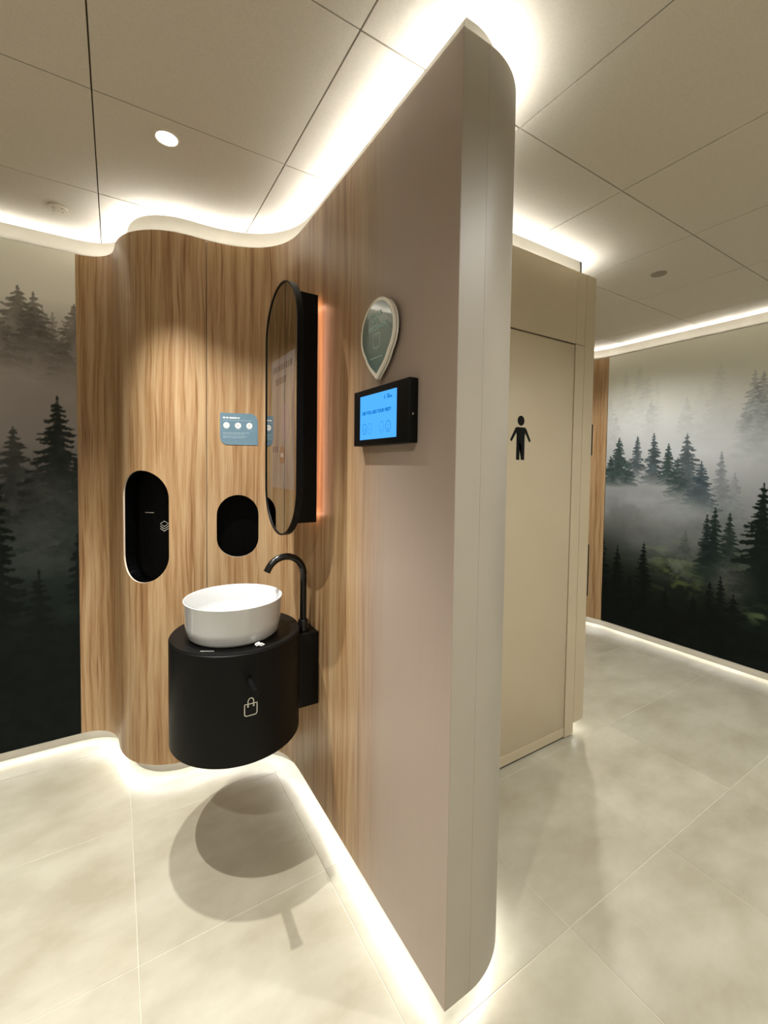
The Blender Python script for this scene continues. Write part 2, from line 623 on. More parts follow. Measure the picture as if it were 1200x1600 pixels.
def fbm(U, Z, f, octaves=5, seed=0, ax=1.0):
    r = np.random.default_rng(seed)
    out = np.zeros_like(U)
    amp, tot = 1.0, 0
    for o in range(octaves):
        g = r.random((64, 64))
        x = (U * f * ax + 17.3 * o) % 63
        y = (Z * f + 5.1 * o) % 63
        xi, yi = np.floor(x).astype(int), np.floor(y).astype(int)
        tx, ty = x - xi, y - yi
        tx, ty = tx * tx * (3 - 2 * tx), ty * ty * (3 - 2 * ty)
        x1, y1 = (xi + 1) % 64, (yi + 1) % 64
        v = (g[yi, xi] * (1 - tx) + g[yi, x1] * tx) * (1 - ty) + (g[y1, xi] * (1 - tx) + g[y1, x1] * tx) * ty
        out += amp * v
        tot += amp
        amp *= .5
        f *= 2
    return out / tot

def fir(img, U, Z, u0, za, zb, hw, col, a_top, a_bot, seed, tiers=9, fade=.3):
    """a printed fir tree: trunk and drooping boughs; apex za, foot zb, half width hw; opacity runs from a_top to a_bot and dissolves towards the foot"""
    r = np.random.default_rng(seed)
    h = za - zb
    hw = hw * 1.22
    us_, zs_ = U[0], Z[:, 0]
    i0, i1 = np.searchsorted(us_, [u0 - hw * 1.5 - .02, u0 + hw * 1.5 + .02])
    j0, j1 = np.searchsorted(zs_, [zb, za + .01])
    if i1 - i0 < 2 or j1 - j0 < 2:
        return
    Uw, Zw = U[j0:j1, i0:i1], Z[j0:j1, i0:i1]
    m = np.zeros_like(Uw)
    t = np.clip((za - Zw) / h, 0, 1)
    lean = r.normal(0, .006)
    tw = .0025 + .010 * t * min(1, hw / .1)
    m = np.maximum(m, np.clip((tw - np.abs(Uw - u0 - lean * t)) / .003 + .5, 0, 1))
    core = hw * .34 * t ** .9
    m = np.maximum(m, .92 * np.clip((core - np.abs(Uw - u0 - lean * t)) / (.006 + .02 * hw) + .5, 0, 1))
    n = int(np.clip(h / .016, 16, 46))
    rag = fbm(Uw, Zw, 75, 3, seed + 5)
    rag2 = fbm(Uw, Zw, 40, 2, seed + 6)
    for k in range(n):
        tk = max(0, (k + r.uniform(-.3, .3)) / n) ** .9
        tk = min(max(tk, .0), 1)
        z0 = za - tk * h
        for side in (-1, 1):
            Lb = hw * (tk ** .8) * r.uniform(.62, 1.18) + .006
            a = max(0, np.searchsorted(Uw[0], min(u0, u0 + side * Lb) - .01))
            b = np.searchsorted(Uw[0], max(u0, u0 + side * Lb) + .01)
            dr = r.uniform(.12, .75)
            c = max(0, np.searchsorted(Zw[:, 0], z0 - Lb * dr * 1.3 - .04))
            d = np.searchsorted(Zw[:, 0], z0 + .03)
            if b - a < 1 or d - c < 1:
                continue
            x = (Uw[c:d, a:b] - u0 - lean * tk) * side / Lb
            zc = z0 - Lb * dr * (x - .35 * x ** 3) + .022 * (rag2[c:d, a:b] - .5) * np.clip(x, 0, 1)
            th = (.004 + .36 * h / n + .06 * Lb) * (1 - .7 * np.clip(x, 0, 1)) * (.15 + 1.75 * rag[c:d, a:b])
            below = np.where(Zw[c:d, a:b] < zc, 1.35, .7)
            mm = np.clip((th * below - np.abs(Zw[c:d, a:b] - zc)) / .004 + .4, 0, 1) * (x > -.02) * np.clip((1.02 - x) * 14, 0, 1)
            m[c:d, a:b] = np.maximum(m[c:d, a:b], mm)
    al = a_top + (a_bot - a_top) * t
    al = al * np.clip((1 - t) / fade, 0, 1) ** .8
    a = (m * al)[..., None]
    var = (.72 + .56 * fbm(Uw, Zw, 26, 4, seed + 3))[..., None]
    img[j0:j1, i0:i1] = img[j0:j1, i0:i1] * (1 - a) + np.array(col) * var * a

def band(Z, stops):
    zs = [s[0] for s in stops][::-1]
    cols = np.array([s[1] for s in stops][::-1], float)
    return np.stack([np.interp(Z, zs, cols[:, k]) for k in range(3)], -1)

def fog(img, U, Z, col, u0, z0, su, sz, amt, seed, f=4):
    n = fbm(U, Z, f, 5, seed, .8)
    g = np.exp(-((U - u0) / su) ** 2 - ((Z - z0) / sz) ** 2) * np.clip((n - .28) * 2.2, 0, 1.2) * amt
    g = np.clip(g, 0, 1)[..., None]
    img[:] = img * (1 - g) + np.array(col, float) * g

def foliage(img, U, Z, col, u0, z0, su, sz, amt, seed):
    n = fbm(U + .25 * Z, Z, 24, 4, seed, .5)
    g = np.exp(-((U - u0) / su) ** 2 - ((Z - z0) / sz) ** 2) * np.clip((n - .45) * 5, 0, 1) * amt
    g = g[..., None]
    img[:] = img * (1 - g) + np.array(col, float) * g

def paint_right(U, Z):
    img = band(Z, [(2.55, (190, 181, 161)), (2.25, (178, 171, 154)), (1.9, (160, 155, 146)), (1.55, (138, 135, 130)), (1.2, (112, 112, 108)),
                   (.95, (80, 82, 78)), (.75, (44, 50, 44)), (.55, (22, 28, 23)), (.3, (14, 18, 16)), (.0, (11, 13, 13))])
    fog(img, U, Z, (196, 188, 168), 1.85, 2.2, 1.2, .35, .45, 1, 2)
    far, farb = (128, 128, 122), (112, 116, 114)
    for k, (u, za, zb, hw, a) in enumerate([(2.225, 2.38, 1.85, .09, .30), (2.10, 2.42, 1.85, .12, .30), (2.03, 2.32, 1.8, .10, .30), (1.95, 2.24, 1.75, .07, .26),
                                            (1.995, 2.10, 1.7, .08, .35), (1.72, 2.09, 1.65, .09, .42), (1.50, 2.32, 1.6, .13, .26), (1.62, 2.2, 1.6, .12, .16),
                                            (2.36, 2.16, 1.7, .10, .35), (2.30, 2.0, 1.6, .07, .4), (.95, 2.3, 1.5, .2, .4), (.7, 2.2, 1.5, .2, .4), (.4, 2.35, 1.5, .2, .4)]):
        fir(img, U, Z, u, za, zb, hw * 1.15, far, a * .5, a * .5, 100 + k, 8, .7)
    for k, (u, za, zb, hw, a) in enumerate([(1.285, 2.22, 1.6, .12, .62), (1.235, 2.20, 1.55, .16, .70), (1.17, 2.05, 1.5, .20, .6), (1.33, 1.98, 1.55, .13, .5), (.85, 2.1, 1.4, .2, .5)]):
        fir(img, U, Z, u, za, zb, hw, farb, a * .75, a * .6, 140 + k, 8, .6)
    fog(img, U, Z, (164, 160, 152), 1.45, 1.68, .6, .22, .65, 3, 3)
    mid, midb = (44, 58, 56), (58, 68, 70)
    fir(img, U, Z, 1.468, 1.64, 1.0, .09, (92, 96, 98), .6, .5, 160, 8, .5)
    fir(img, U, Z, 1.38, 1.48, .9, .12, (98, 102, 102), .4, .4, 161, 8, .5)
    for k, (u, za, zb, hw, c, a0, a1) in enumerate([(2.262, 1.785, 1.34, .15, mid, .85, .95), (2.34, 1.62, 1.34, .10, mid, .7, .9), (2.17, 1.58, 1.36, .09, mid, .5, .9),
                                                    (2.099, 1.79, 1.42, .075, midb, .9, .8), (1.963, 1.81, 1.36, .095, midb, .9, .95), (1.844, 1.715, 1.36, .075, mid, .9, .9),
                                                    (1.708, 1.79, 1.20, .16, midb, .75, .95), (1.60, 1.57, 1.15, .13, (46, 58, 64), .8, .9), (1.77, 1.60, 1.3, .1, mid, .4, .8)]):
        fir(img, U, Z, u, za, zb, hw, c, a0, a1, 180 + k, 9, .3)
    fog(img, U, Z, (136, 135, 130), 2.12, 1.22, .42, .20, 1.2, 11, 4)
    fog(img, U, Z, (124, 124, 120), 1.72, 1.12, .34, .20, 1.0, 12, 5)
    fog(img, U, Z, (104, 106, 102), 1.85, .9, .4, .16, .7, 13, 6)
    fir(img, U, Z, 1.694, 1.01, .55, .11, (70, 76, 72), .8, .6, 200, 8, .5)
    foliage(img, U, Z, (96, 102, 84), 1.78, .78, .26, .14, .9, 21)
    foliage(img, U, Z, (74, 86, 48), 1.76, .62, .24, .12, .95, 22)
    foliage(img, U, Z, (60, 72, 52), 1.42, .86, .16, .2, .8, 23)
    drk = (16, 24, 20)
    for k, (u, za, zb, hw, c, a0, a1) in enumerate([(1.547, 1.15, .6, .09, (28, 38, 36), .95, .9), (1.494, 1.21, .6, .11, (24, 34, 32), .95, .9), (1.399, 1.175, .7, .085, (30, 40, 36), .95, .8),
                                                    (1.206, 1.41, .2, .26, drk, 1, 1), (1.10, 1.25, .2, .25, drk, 1, 1), (.9, 1.5, .2, .3, drk, 1, 1), (.6, 1.35, .2, .3, drk, 1, 1), (.2, 1.5, .2, .3, drk, 1, 1)]):
        fir(img, U, Z, u, za, zb, hw, c, a0, a1, 220 + k, 10, .35)
    fog(img, U, Z, (84, 84, 78), 1.38, .66, .12, .14, .8, 14, 6)
    blk = (12, 18, 15)
    for k, (u, za, zb, hw) in enumerate([(2.40, .92, -.2, .16), (2.246, .80, -.2, .15), (2.014, .86, -.2, .155), (1.511, .63, -.3, .17), (1.442, .69, -.3, .13), (1.357, .57, -.3, .22),
                                         (1.62, .5, -.3, .2), (1.83, .48, -.3, .25), (2.13, .55, -.3, .2), (1.2, .4, -.3, .25), (1.0, .6, -.3, .3), (.7, .7, -.3, .3), (.3, .6, -.3, .3)]):
        fir(img, U, Z, u, za, zb, hw, blk, .95, 1, 240 + k, 9, .1)
    foliage(img, U, Z, (72, 84, 56), 1.20, .46, .10, .07, .95, 24)
    return img

def paint_left(U, Z):
    img = band(Z, [(2.55, (184, 174, 150)), (2.3, (172, 162, 141)), (2.05, (134, 124, 113)), (1.8, (124, 114, 105)), (1.6, (118, 110, 102)), (1.42, (84, 82, 78)),
                   (1.2, (46, 50, 46)), (.95, (24, 31, 27)), (.6, (15, 20, 17)), (.0, (11, 13, 12))])
    fog(img, U, Z, (150, 140, 126), -.35, 1.85, .5, .2, .5, 31, 4)
    far = (88, 82, 74)
    for k, (u, za, zb, hw, a) in enumerate([(-.392, 2.33, 1.93, .13, .75), (-.335, 2.31, 1.9, .11, .75), (-.30, 2.24, 1.9, .07, .4), (-.26, 2.23, 1.85, .05, .35), (-.172, 2.285, 1.88, .10, .7),
                                            (-.47, 2.2, 1.9, .1, .6), (-.215, 2.14, 1.85, .08, .5), (-.7, 2.35, 1.8, .16, .6), (-.95, 2.25, 1.8, .16, .6), (-1.3, 2.4, 1.8, .2, .6)]):
        fir(img, U, Z, u, za, zb, hw * 1.35, far, a, a * .6, 300 + k, 7, .6)
    fog(img, U, Z, (126, 116, 107), -.35, 1.88, .6, .14, .8, 32, 5)
    drk = (36, 40, 37)
    for k, (u, za, zb, hw, c, a0) in enumerate([(-.42, 1.655, .9, .20, (52, 54, 50), .85), (-.247, 1.815, .85, .23, drk, .95), (-.33, 1.48, .9, .15, (48, 50, 46), .7), (-.17, 1.5, .9, .12, drk, .8),
                                                (-.6, 1.7, .8, .25, drk, .9), (-.85, 1.6, .8, .25, drk, .9), (-1.2, 1.75, .8, .3, drk, .9), (-1.6, 1.6, .8, .3, drk, .9)]):
        fir(img, U, Z, u, za, zb, hw, c, a0, 1, 330 + k, 9, .3)
    fog(img, U, Z, (86, 86, 80), -.25, 1.3, .10, .16, .55, 33, 8)
    fog(img, U, Z, (52, 58, 54), -.33, 1.1, .2, .2, .5, 34, 6)
    blk = (12, 17, 14)
    for k, (u, za, hw) in enumerate([(-.49, 1.42, .2), (-.17, 1.12, .15), (-.33, .95, .2), (-.8, 1.1, .3), (-1.3, 1.2, .3), (-1.8, 1.1, .3)]):
        fir(img, U, Z, u, za, -.3, hw, blk, .9, 1, 360 + k, 9, .1)
    fog(img, U, Z, (44, 54, 46), -.2, .72, .05, .04, .5, 35, 12)
    return img

def print_mat(name):
    m = base_mat(name, (.5, .5, .5, 1), .75, spec=.12)
    nt = m.node_tree
    a = nt.nodes.new('ShaderNodeAttribute')
    a.attribute_name = 'print'
    nt.links.new(a.outputs['Color'], nt.nodes['Principled BSDF'].inputs['Base Color'])
    return m

M['mural'] = print_mat('forest print')

def mural(name, us, place, paint, parent, th, label, gain):
    zs = np.arange(ZB, ZT + 1e-6, (ZT - ZB) / 560)
    U, Z = np.meshgrid(us, zs)
    img = np.clip(paint(U, Z), 0, 255) / 255
    lin = np.where(img <= .04045, img / 12.92, ((img + .055) / 1.055) ** 2.4)
    lum = lin.mean(-1, keepdims=True)
    lin = np.clip(lin * (1 + (np.array(gain) * np.clip(lum / .35, 0, 1))), 0, .92)
    nz, nu = U.shape
    co = np.empty((nz * nu, 3), np.float32)
    co[:] = place(U.ravel(), Z.ravel(), 0)
    idx = np.arange(nz * nu).reshape(nz, nu)
    q = np.stack([idx[:-1, :-1], idx[:-1, 1:], idx[1:, 1:], idx[1:, :-1]], -1).reshape(-1, 4)
    # the board behind the print: back and rim
    c4 = [(us[0], ZB), (us[-1], ZB), (us[-1], ZT), (us[0], ZT)]
    ext = np.array([place(np.array([a]), np.array([b]), d)[0] for d in (0, th) for a, b in c4], np.float32)
    n0 = nz * nu
    qb = np.array([(n0 + 4, n0 + 7, n0 + 6, n0 + 5)] + [(n0 + k, n0 + 4 + k, n0 + 4 + (k + 1) % 4, n0 + (k + 1) % 4) for k in range(4)])
    co = np.vstack([co, ext])
    q = np.vstack([q, qb]).astype(np.int32)
    me = bpy.data.meshes.new(name)
    me.vertices.add(len(co))
    me.vertices.foreach_set('co', co.ravel())
    me.loops.add(q.size)
    me.loops.foreach_set('vertex_index', q.ravel())
    me.polygons.add(len(q))
    me.polygons.foreach_set('loop_start', np.arange(0, q.size, 4, dtype=np.int32))
    me.update(calc_edges=True)
    at = me.attributes.new('print', 'FLOAT_COLOR', 'POINT')
    cols = np.ones((len(co), 4), np.float32)
    cols[:n0, :3] = lin.reshape(-1, 3)
    cols[n0:, :3] = .5
    at.data.foreach_set('color', cols.ravel())
    me.materials.append(M['mural'])
    me.validate()
    o = bpy.data.objects.new(name, me)
    COL.objects.link(o)
    o.parent = parent
    o['label'] = label
    return o

# ------------------------------------------------------------------ left wall
YM = 2.73
pl = Path([(XL, YM), (-.165, YM)])
plc = Path([(XL, YM), (-.140, YM)])
wall_left = ribbon('wall_left', plc, 0, plc.len, -DEEP - .0008, -.12, 0, ZC, M['cream'], None)
structure(wall_left, 'wall with printed misty forest mural and lit cove', 'wall')
us = np.r_[np.arange(XL, -.80, .03), np.arange(-.80, -.1656, .0042), -.1655]
mural('mural_panel', us, lambda u, z, d: np.c_[u, np.full_like(u, YM) + d, z], paint_left, wall_left, .018, 'dark firs in brown mist printed on a wall panel', (.95, 1.15, 1.6))
strips(pl, 0, pl.len, wall_left)

# ------------------------------------------------------------------ oak wall that swings round into the partition
XP, YE = .718, .826
pw = Path(np.vstack([scurve, [(XP, 1.7), (XP, 1.3), (XP, YE)]]))
wall_center = ribbon('wall_center', pw, 0, pw.len - DEEP - .0122, -DEEP, -DEEP - .012, 0, ZC, M['cream'], None)
structure(wall_center, 'wavy oak panelled partition with floating foot and lit top cove', 'wall')
s_a = 0.0
i_b = int(np.argmin(np.abs(pw.P[:len(scurve), 0] - .374)))
s_seam = pw.s[i_b]
s_c = at_y(pw, 1.834)
TH = .007
# find the centre of the towel opening (x about .105) and of the bin opening (x about .514)
s_big = pw.s[int(np.argmin(np.abs(pw.P[:len(scurve), 0] - .098)))]
s_small = pw.s[int(np.argmin(np.abs(pw.P[:len(scurve), 0] - .514)))]
BIG = (s_big, 1.198, .128, .262)
SMALL = (s_small, 1.190, .099, .154)
s_edge = pw.s[int(np.argmin(np.abs(pw.P[:len(scurve), 1] - 2.60) + 9 * (pw.P[:len(scurve), 0] > .05)))]
panel('wood_panel', pw, s_a, s_edge - .0008, ZB, ZT, TH, M['wood'], wall_center, uoff=1.0)
panel('wood_panel', pw, s_edge + .0008, s_seam - .0018, ZB, ZT, TH, M['wood'], wall_center, hole=BIG, uoff=3.2, edge=M['edge'])
panel('wood_panel', pw, s_seam + .0018, s_c - .001, ZB, ZT, TH, M['wood'], wall_center, hole=SMALL, uoff=5.0, edge=M['edge'])
M['wood_sheen'] = wood_mat('oak laminate with painted sheen', (7 + s_c + .38, 7 + s_c + .74), SHEEN_TONE)  # grazing sheen painted into the colour: grain pales towards the near end
panel('wood_panel', pw, s_c + .001, pw.len - .0005, ZB, ZT, TH, M['wood_sheen'], wall_center, uoff=7.0)
strips(pw, 0, pw.len - DEEP, wall_center)
# rounded end of the partition
XS, R_END = .803, .25
arc = [(XS + R_END * math.sin(a), YE + R_END - R_END * math.cos(a)) for a in np.linspace(0, math.pi / 2, 33)]
YD = 1.466
pe = Path([(XP, YE), (XS, YE)])
panel('end_panel', pe, .0012, pe.len - .0003, ZB, ZT, TH, M['endcap'], wall_center)
pa = Path(arc + [(XS + R_END, YD)])
panel('end_panel', pa, .0003, pa.len - .001, ZB, ZT, TH, M['endcap'], wall_center)
pcore = Path([(XP + DEEP, YE)] + [(XS, YE)] + arc[1:] + [(XS + R_END, YD)])
core_end = ribbon('core', Path([(XP + DEEP, YE + DEEP), (XS, YE + DEEP)] + [(XS + (R_END - DEEP) * math.sin(a), YE + R_END - (R_END - DEEP) * math.cos(a)) for a in np.linspace(0, math.pi / 2, 25)][1:] + [(XS + R_END - DEEP, YD + DEEP)]),
                  0, .085 - DEEP + (R_END - DEEP) * math.pi / 2 + .41, 0, -.012, 0, ZC, M['cream'], wall_center)
strips(pe, DEEP, pe.len, wall_center)
strips(pa, 0, pa.len - DEEP, wall_center)

# ------------------------------------------------------------------ linings of the two wall openings
def recess(name, path, hole, depth, parent, mat):
    hs, hz, hw, hh = hole
    ol = stadium(hw + .0015, hh + .0015, 18)
    n = len(ol)
    verts, faces = [], []
    for d in (-TH - .0005, -depth):
        for a, b in ol:
            p = path.pt(hs - a, d)[0]
            verts.append((p[0], p[1], hz + b))
    for k in range(n):
        k2 = (k + 1) % n
        faces.append((k, k2, n + k2, n + k))
    # back plate as rows so that it follows the curve
    half = n // 2
    for k in range(half - 1):
        a, b = k, k + 1
        c, d = n - 1 - k - 1, n - 1 - k
        faces.append((n + a, n + b, n + c, n + d))
    return mesh_obj(name, verts, faces, mat, parent)

def icon_lines(name, polylines, place, w, mat, parent, closed=False):
    """thin printed strokes: flat ribbons in the plane given by place(a, b)"""
    verts, faces = [], []
    for pl_ in polylines:
        P = [Vector((a, b)) for a, b in pl_]
        n = len(P)
        base = len(verts)
        loop = (P[0] - P[-1]).length < 1e-6
        if loop:
            P = P[:-1]
            n -= 1
        for i, p in enumerate(P):
            a = P[(i - 1) % n] if loop or i > 0 else p
            b = P[(i + 1) % n] if loop or i < n - 1 else p
            t = (b - a)
            t = t.normalized() if t.length > 0 else Vector((1, 0))
            nn = Vector((-t.y, t.x)) * w / 2
            verts.append(place(p.x + nn.x, p.y + nn.y))
            verts.append(place(p.x - nn.x, p.y - nn.y))
        for i in range(n if loop else n - 1):
            j = (i + 1) % n
            faces.append((base + 2 * i, base + 2 * i + 1, base + 2 * j + 1, base + 2 * j))
    return mesh_obj(name, verts, faces, mat, parent)

def word_bars(name, words, place, h, mat, parent, gap=None, seg=4):
    """a line of print too small to read: one bar for each word, place(a, b) on the sheet"""
    gap = gap or h * .6
    verts, faces, x = [], [], 0.0
    for w in words:
        for i in range(seg):
            b = len(verts)
            xa, xb = x + w * i / seg, x + w * (i + 1) / seg
            verts += [place(xa, 0), place(xb, 0), place(xb, h), place(xa, h)]
            faces.append((b, b + 1, b + 2, b + 3))
        x += w + gap
    return mesh_obj(name, verts, faces, mat, parent)

towel = empty('towel_dispenser', (.12, 2.42, .93))
tag(towel, 'tall black pill-shaped paper towel niche in the oak wall', 'dispenser')
recess('niche_lining', pw, BIG, .0535, towel, M['black_niche'])
def in_big(a, b, d=-.10):
    p = pw.pt(BIG[0] + a, d)[0]
    return (p[0], p[1], BIG[1] + b)
hsd = .055
icon_lines('towel_icon', [[(.075, .010), (.097, .022), (.119, .010), (.097, -.002), (.075, .010)], [(.075, .000), (.097, -.012), (.119, .000)], [(.075, -.010), (.097, -.022), (.119, -.010)]],
           lambda a, b: in_big(a - .004, b * 1.1, -.045), .0019, M['grey_print'], towel)['label'] = 'small white stacked sheets icon'
sl = mesh_obj('towel_slot', [in_big(-.03, .060, -.052), in_big(.03, .060, -.052), in_big(.03, .064, -.052), in_big(-.03, .064, -.052)], [(0, 1, 2, 3)], M['chrome'], towel)
# dark front plate set back inside the niche, which carries the icon
olb = stadium(.118, .252, 14)
def plate(path, hole, ol, d, name, parent, mat):
    n = len(ol)
    verts = []
    for a, b in ol:
        p = path.pt(hole[0] - a, d)[0]
        verts.append((p[0], p[1], hole[1] + b))
    faces = [(k, k + 1, n - 2 - k, n - 1 - k) for k in range(n // 2 - 1)]
    return mesh_obj(name, verts, faces, mat, parent)
adopt(towel)
binn = empty('waste_bin_opening', (.514, 2.24, 1.03))
tag(binn, 'small black pill-shaped waste bin opening beside the mirror', 'bin')
recess('bin_lining', pw, SMALL, .0535, binn, M['black_deep'])
adopt(binn)

# ------------------------------------------------------------------ cubicle wall with door
XD1, XF1, XC = 2.099, 2.177, 2.264
pc = Path([(XS + R_END, YD), (XC, YD)])
wall_cub = ribbon('wall_cubicle', Path([(XS + R_END - DEEP, YD + DEEP), (XC - DEEP, YD + DEEP)]), 0, XC - XS - R_END, 0, -.012, 2.17, ZC, M['cream'], None)
structure(wall_cub, 'beige laminate cubicle front with lit top cove', 'wall')
box('core', (XC - DEEP - .012, YD + DEEP, 0), (XC - DEEP, YF - .3, ZC), M['cream'], wall_cub)
XD0 = 1.29
box('front_panel', (XS + R_END + TH, YD, ZB), (XD0 - .08, YD + TH, ZT), M['beige'], wall_cub, .001, 1)
box('front_panel', (XD0 - .078, YD, 2.164), (XD1 - .001, YD + TH, ZT), M['beige'], wall_cub, .001, 1)
box('front_panel', (XD1 + .001, YD, 2.164), (XF1 - .001, YD + TH, ZT), M['beige'], wall_cub, .001, 1)
# corner board, its lower corner rounded
rr = .012
ol = [(XF1 + .001, ZT), (XF1 + .001, ZB)] + [(XC - rr + rr * math.sin(a), ZB + rr - rr * math.cos(a)) for a in np.linspace(0, math.pi / 2, 7)] + [(XC, ZT)]
prism('front_panel', ol, lambda a, b, d: (a, YD + d, b), TH, M['beige'], wall_cub)
box('side_panel', (XC - TH, YD + TH + .001, ZB), (XC, YF - .32, ZT), M['beige'], wall_cub, .001, 1)
pcs = Path([(XC, YD), (XC, YF - .32)])
strips(pcs, .06, pcs.len, wall_cub)
strips(pc, 0.02, pc.len - DEEP, wall_cub, down=False)
strips(Path([(XF1, YD), (XC, YD)]), 0.01, XC - XF1 - .03, wall_cub, up=False)
door = box('door_1', (XD0, YD + .004, .012), (XD1 - .003, YD + .044, 2.158), M['beige'], None, .0015, 2)
structure(door, 'flush beige door with black man pictogram', 'door')
box('kick_plate', (XD0, YD + .001, .014), (XD1 - .003, YD + .0045, .064), M['beige'], door, .0008, 1)['label'] = 'beige strip along the foot of the door'
box('frame_post', (XD1 + .001, YD, .006), (XF1 - .001, YD + .05, 2.162), M['beige'], door, .001, 1)
box('frame_post', (XD0 - .077, YD, .006), (XD0 - .003, YD + .05, 2.162), M['beige'], door, .001, 1)
box('door_gap_shade', (XD0 - .07, YD + .012, .0), (XF1 - .004, YD + .05, .0105), M['black_deep'], door)  # black strip standing in for the shade in the gap under the door
# pictogram
pic = []
def man_outline():
    return [(-.030, .062), (.030, .062), (.040, .055), (.074, -.002), (.063, -.010), (.032, .034), (.029, .020), (.029, -.098), (.0055, -.098), (.0055, -.020), (-.0055, -.020),
            (-.0055, -.098), (-.029, -.098), (-.029, .020), (-.032, .034), (-.063, -.010), (-.074, -.002), (-.040, .055)]
MX, MZ = 1.692, 1.633
bmx = bmesh.new()
fv = [bmx.verts.new((MX + a, YD + .0035, MZ + b)) for a, b in man_outline()]
f0 = bmx.faces.new(fv)
bmesh.ops.triangulate(bmx, faces=[f0])
hd = [bmx.verts.new((MX + .0245 * math.cos(t), YD + .0035, MZ + .094 + .0245 * math.sin(t))) for t in np.linspace(0, 2 * math.pi, 28, endpoint=False)]
bmx.faces.new(hd)
po = bm_obj('pictogram', bmx, M['dark_print'], door)
po['label'] = 'black standing man pictogram on the beige door'
# fittings on the far side panel, seen edge on
tb = empty('tablet_holder', (XC, 1.62, 1.557))
tag(tb, 'black tablet seen edge-on at the cubicle corner above the other black box', 'tablet')
box('case', (XC, 1.478, 1.572), (XC + .034, 1.80, 1.75), M['black'], tb, .006, 3)
box('screen', (XC + .034, 1.52, 1.59), (XC + .0345, 1.76, 1.732), M['screen'], tb)
adopt(tb)
hb = empty('wall_box', (XC, 1.6, .766))
tag(hb, 'black wall box seen edge-on at the cubicle corner below eye level', 'dispenser')
box('case', (XC, 1.478, .768), (XC + .034, 1.66, 1.068), M['black'], hb, .006, 3)
box('lid', (XC + .034, 1.50, .9), (XC + .036, 1.64, 1.05), M['black_gloss'], hb)
adopt(hb)

# ------------------------------------------------------------------ right wall
rc = [(3.60, 3.15), (3.70, 2.95), (3.81, 2.75), (3.865, 2.61), (3.897, 2.51), (3.914, 2.44), (3.92, 2.385)]
rcurve = resample(catmull(rc), .02)
for it in range(20):
    rcurve[1:-1] = .25 * rcurve[:-2] + .5 * rcurve[1:-1] + .25 * rcurve[2:]
pr = Path(np.vstack([rcurve, [(3.92, 1.5), (3.92, YN)]]))
s_m = pr.s[len(rcurve) - 1]
wall_right = ribbon('wall_right', pr, 0, pr.len, -DEEP, -.12, 0, ZC, M['cream'], None)
structure(wall_right, 'long wall with grey green forest mural between lit coves', 'wall')
panel('wood_panel', pr, 0, s_m - .001, ZB, ZT, TH, M['wood'], wall_right, uoff=11)
us = np.r_[np.arange(YN, .75, .03), np.arange(.75, 2.3835, .0045), 2.3835]
mural('mural_panel', us, lambda u, z, d: np.c_[np.full_like(u, XR) + d, u, z], paint_right, wall_right, .018, 'grey fog over dark firs printed on a wall panel', (.62, .80, 1.05))
strips(pr, 0, pr.len, wall_right)

# ------------------------------------------------------------------ walls outside the picture
structure(box('wall_far', (XC - .06, YF - .3, 0), (XR + .1, YF - .2, ZC), M['cream']), 'plain cream wall at the end of the passage', 'wall')
structure(box('wall_near', (XL - .1, YN - .1, 0), (XR + .12, YN, ZC), M['pale']), 'plain beige wall behind the viewer', 'wall')
structure(box('wall_side', (XL - .1, YN, 0), (XL, YM + .12, ZC), M['pale']), 'plain beige wall left of the viewer', 'wall')

# ------------------------------------------------------------------ downlights
def downlight(x, y, label, w=SPOT_W, ang=91, blend=.9, soft=.012):
    d = empty('downlight', (x, y, ZC))
    tag(d, label, 'ceiling light', 'recessed ceiling downlights')
    lathe('trim_ring', [(.034, -.0005), (.036, -.004), (.043, -.003), (.044, 0), (.034, -.0002)], M['plastic'], d, (x, y, ZC), 40)
    lathe('lens', [(.0345, -.001), (.025, -.0018), (0, -.002)], M['lamp'], d, (x, y, ZC), 32)
    ld = bpy.data.lights.new('downlight_beam', 'SPOT')
    ld.energy = w
    ld.color = SPOT_COL
    ld.spot_size = math.radians(ang)
    ld.spot_blend = blend
    ld.shadow_soft_size = soft
    lo = bpy.data.objects.new('downlight_beam', ld)
    COL.objects.link(lo)
    lo.location = (x, y, ZC - max(.012, soft + .006))
    lo.parent = d
    adopt(d)
    return d

downlight(.164, 1.755, 'bright round downlight in the ceiling above the basin')
downlight(-.31, 1.42, 'round downlight in the ceiling left of the basin light')
downlight(-.7, .1, 'added unseen round downlight near the left wall behind the viewer', 98, 155, 1, .03)  # fill light added out of view to lift the ambient
downlight(3.0, 2.05, 'round downlight over the passage beside the cubicle', 95, 150, 1, .03)
downlight(1.45, .1, 'added unseen round downlight in front of the beige cubicle door', 80, 155, 1, .03)  # added out of view to brighten the door and end panels
downlight(3.0, .1, 'added unseen round downlight near the right forest mural', 70, 155, 1, .03)  # added out of view to brighten the right side and its mural
downlight(.6, -1.0, 'added unseen round downlight over the open floor behind the viewer', 98, 155, 1, .03)  # added behind the viewer as general fill

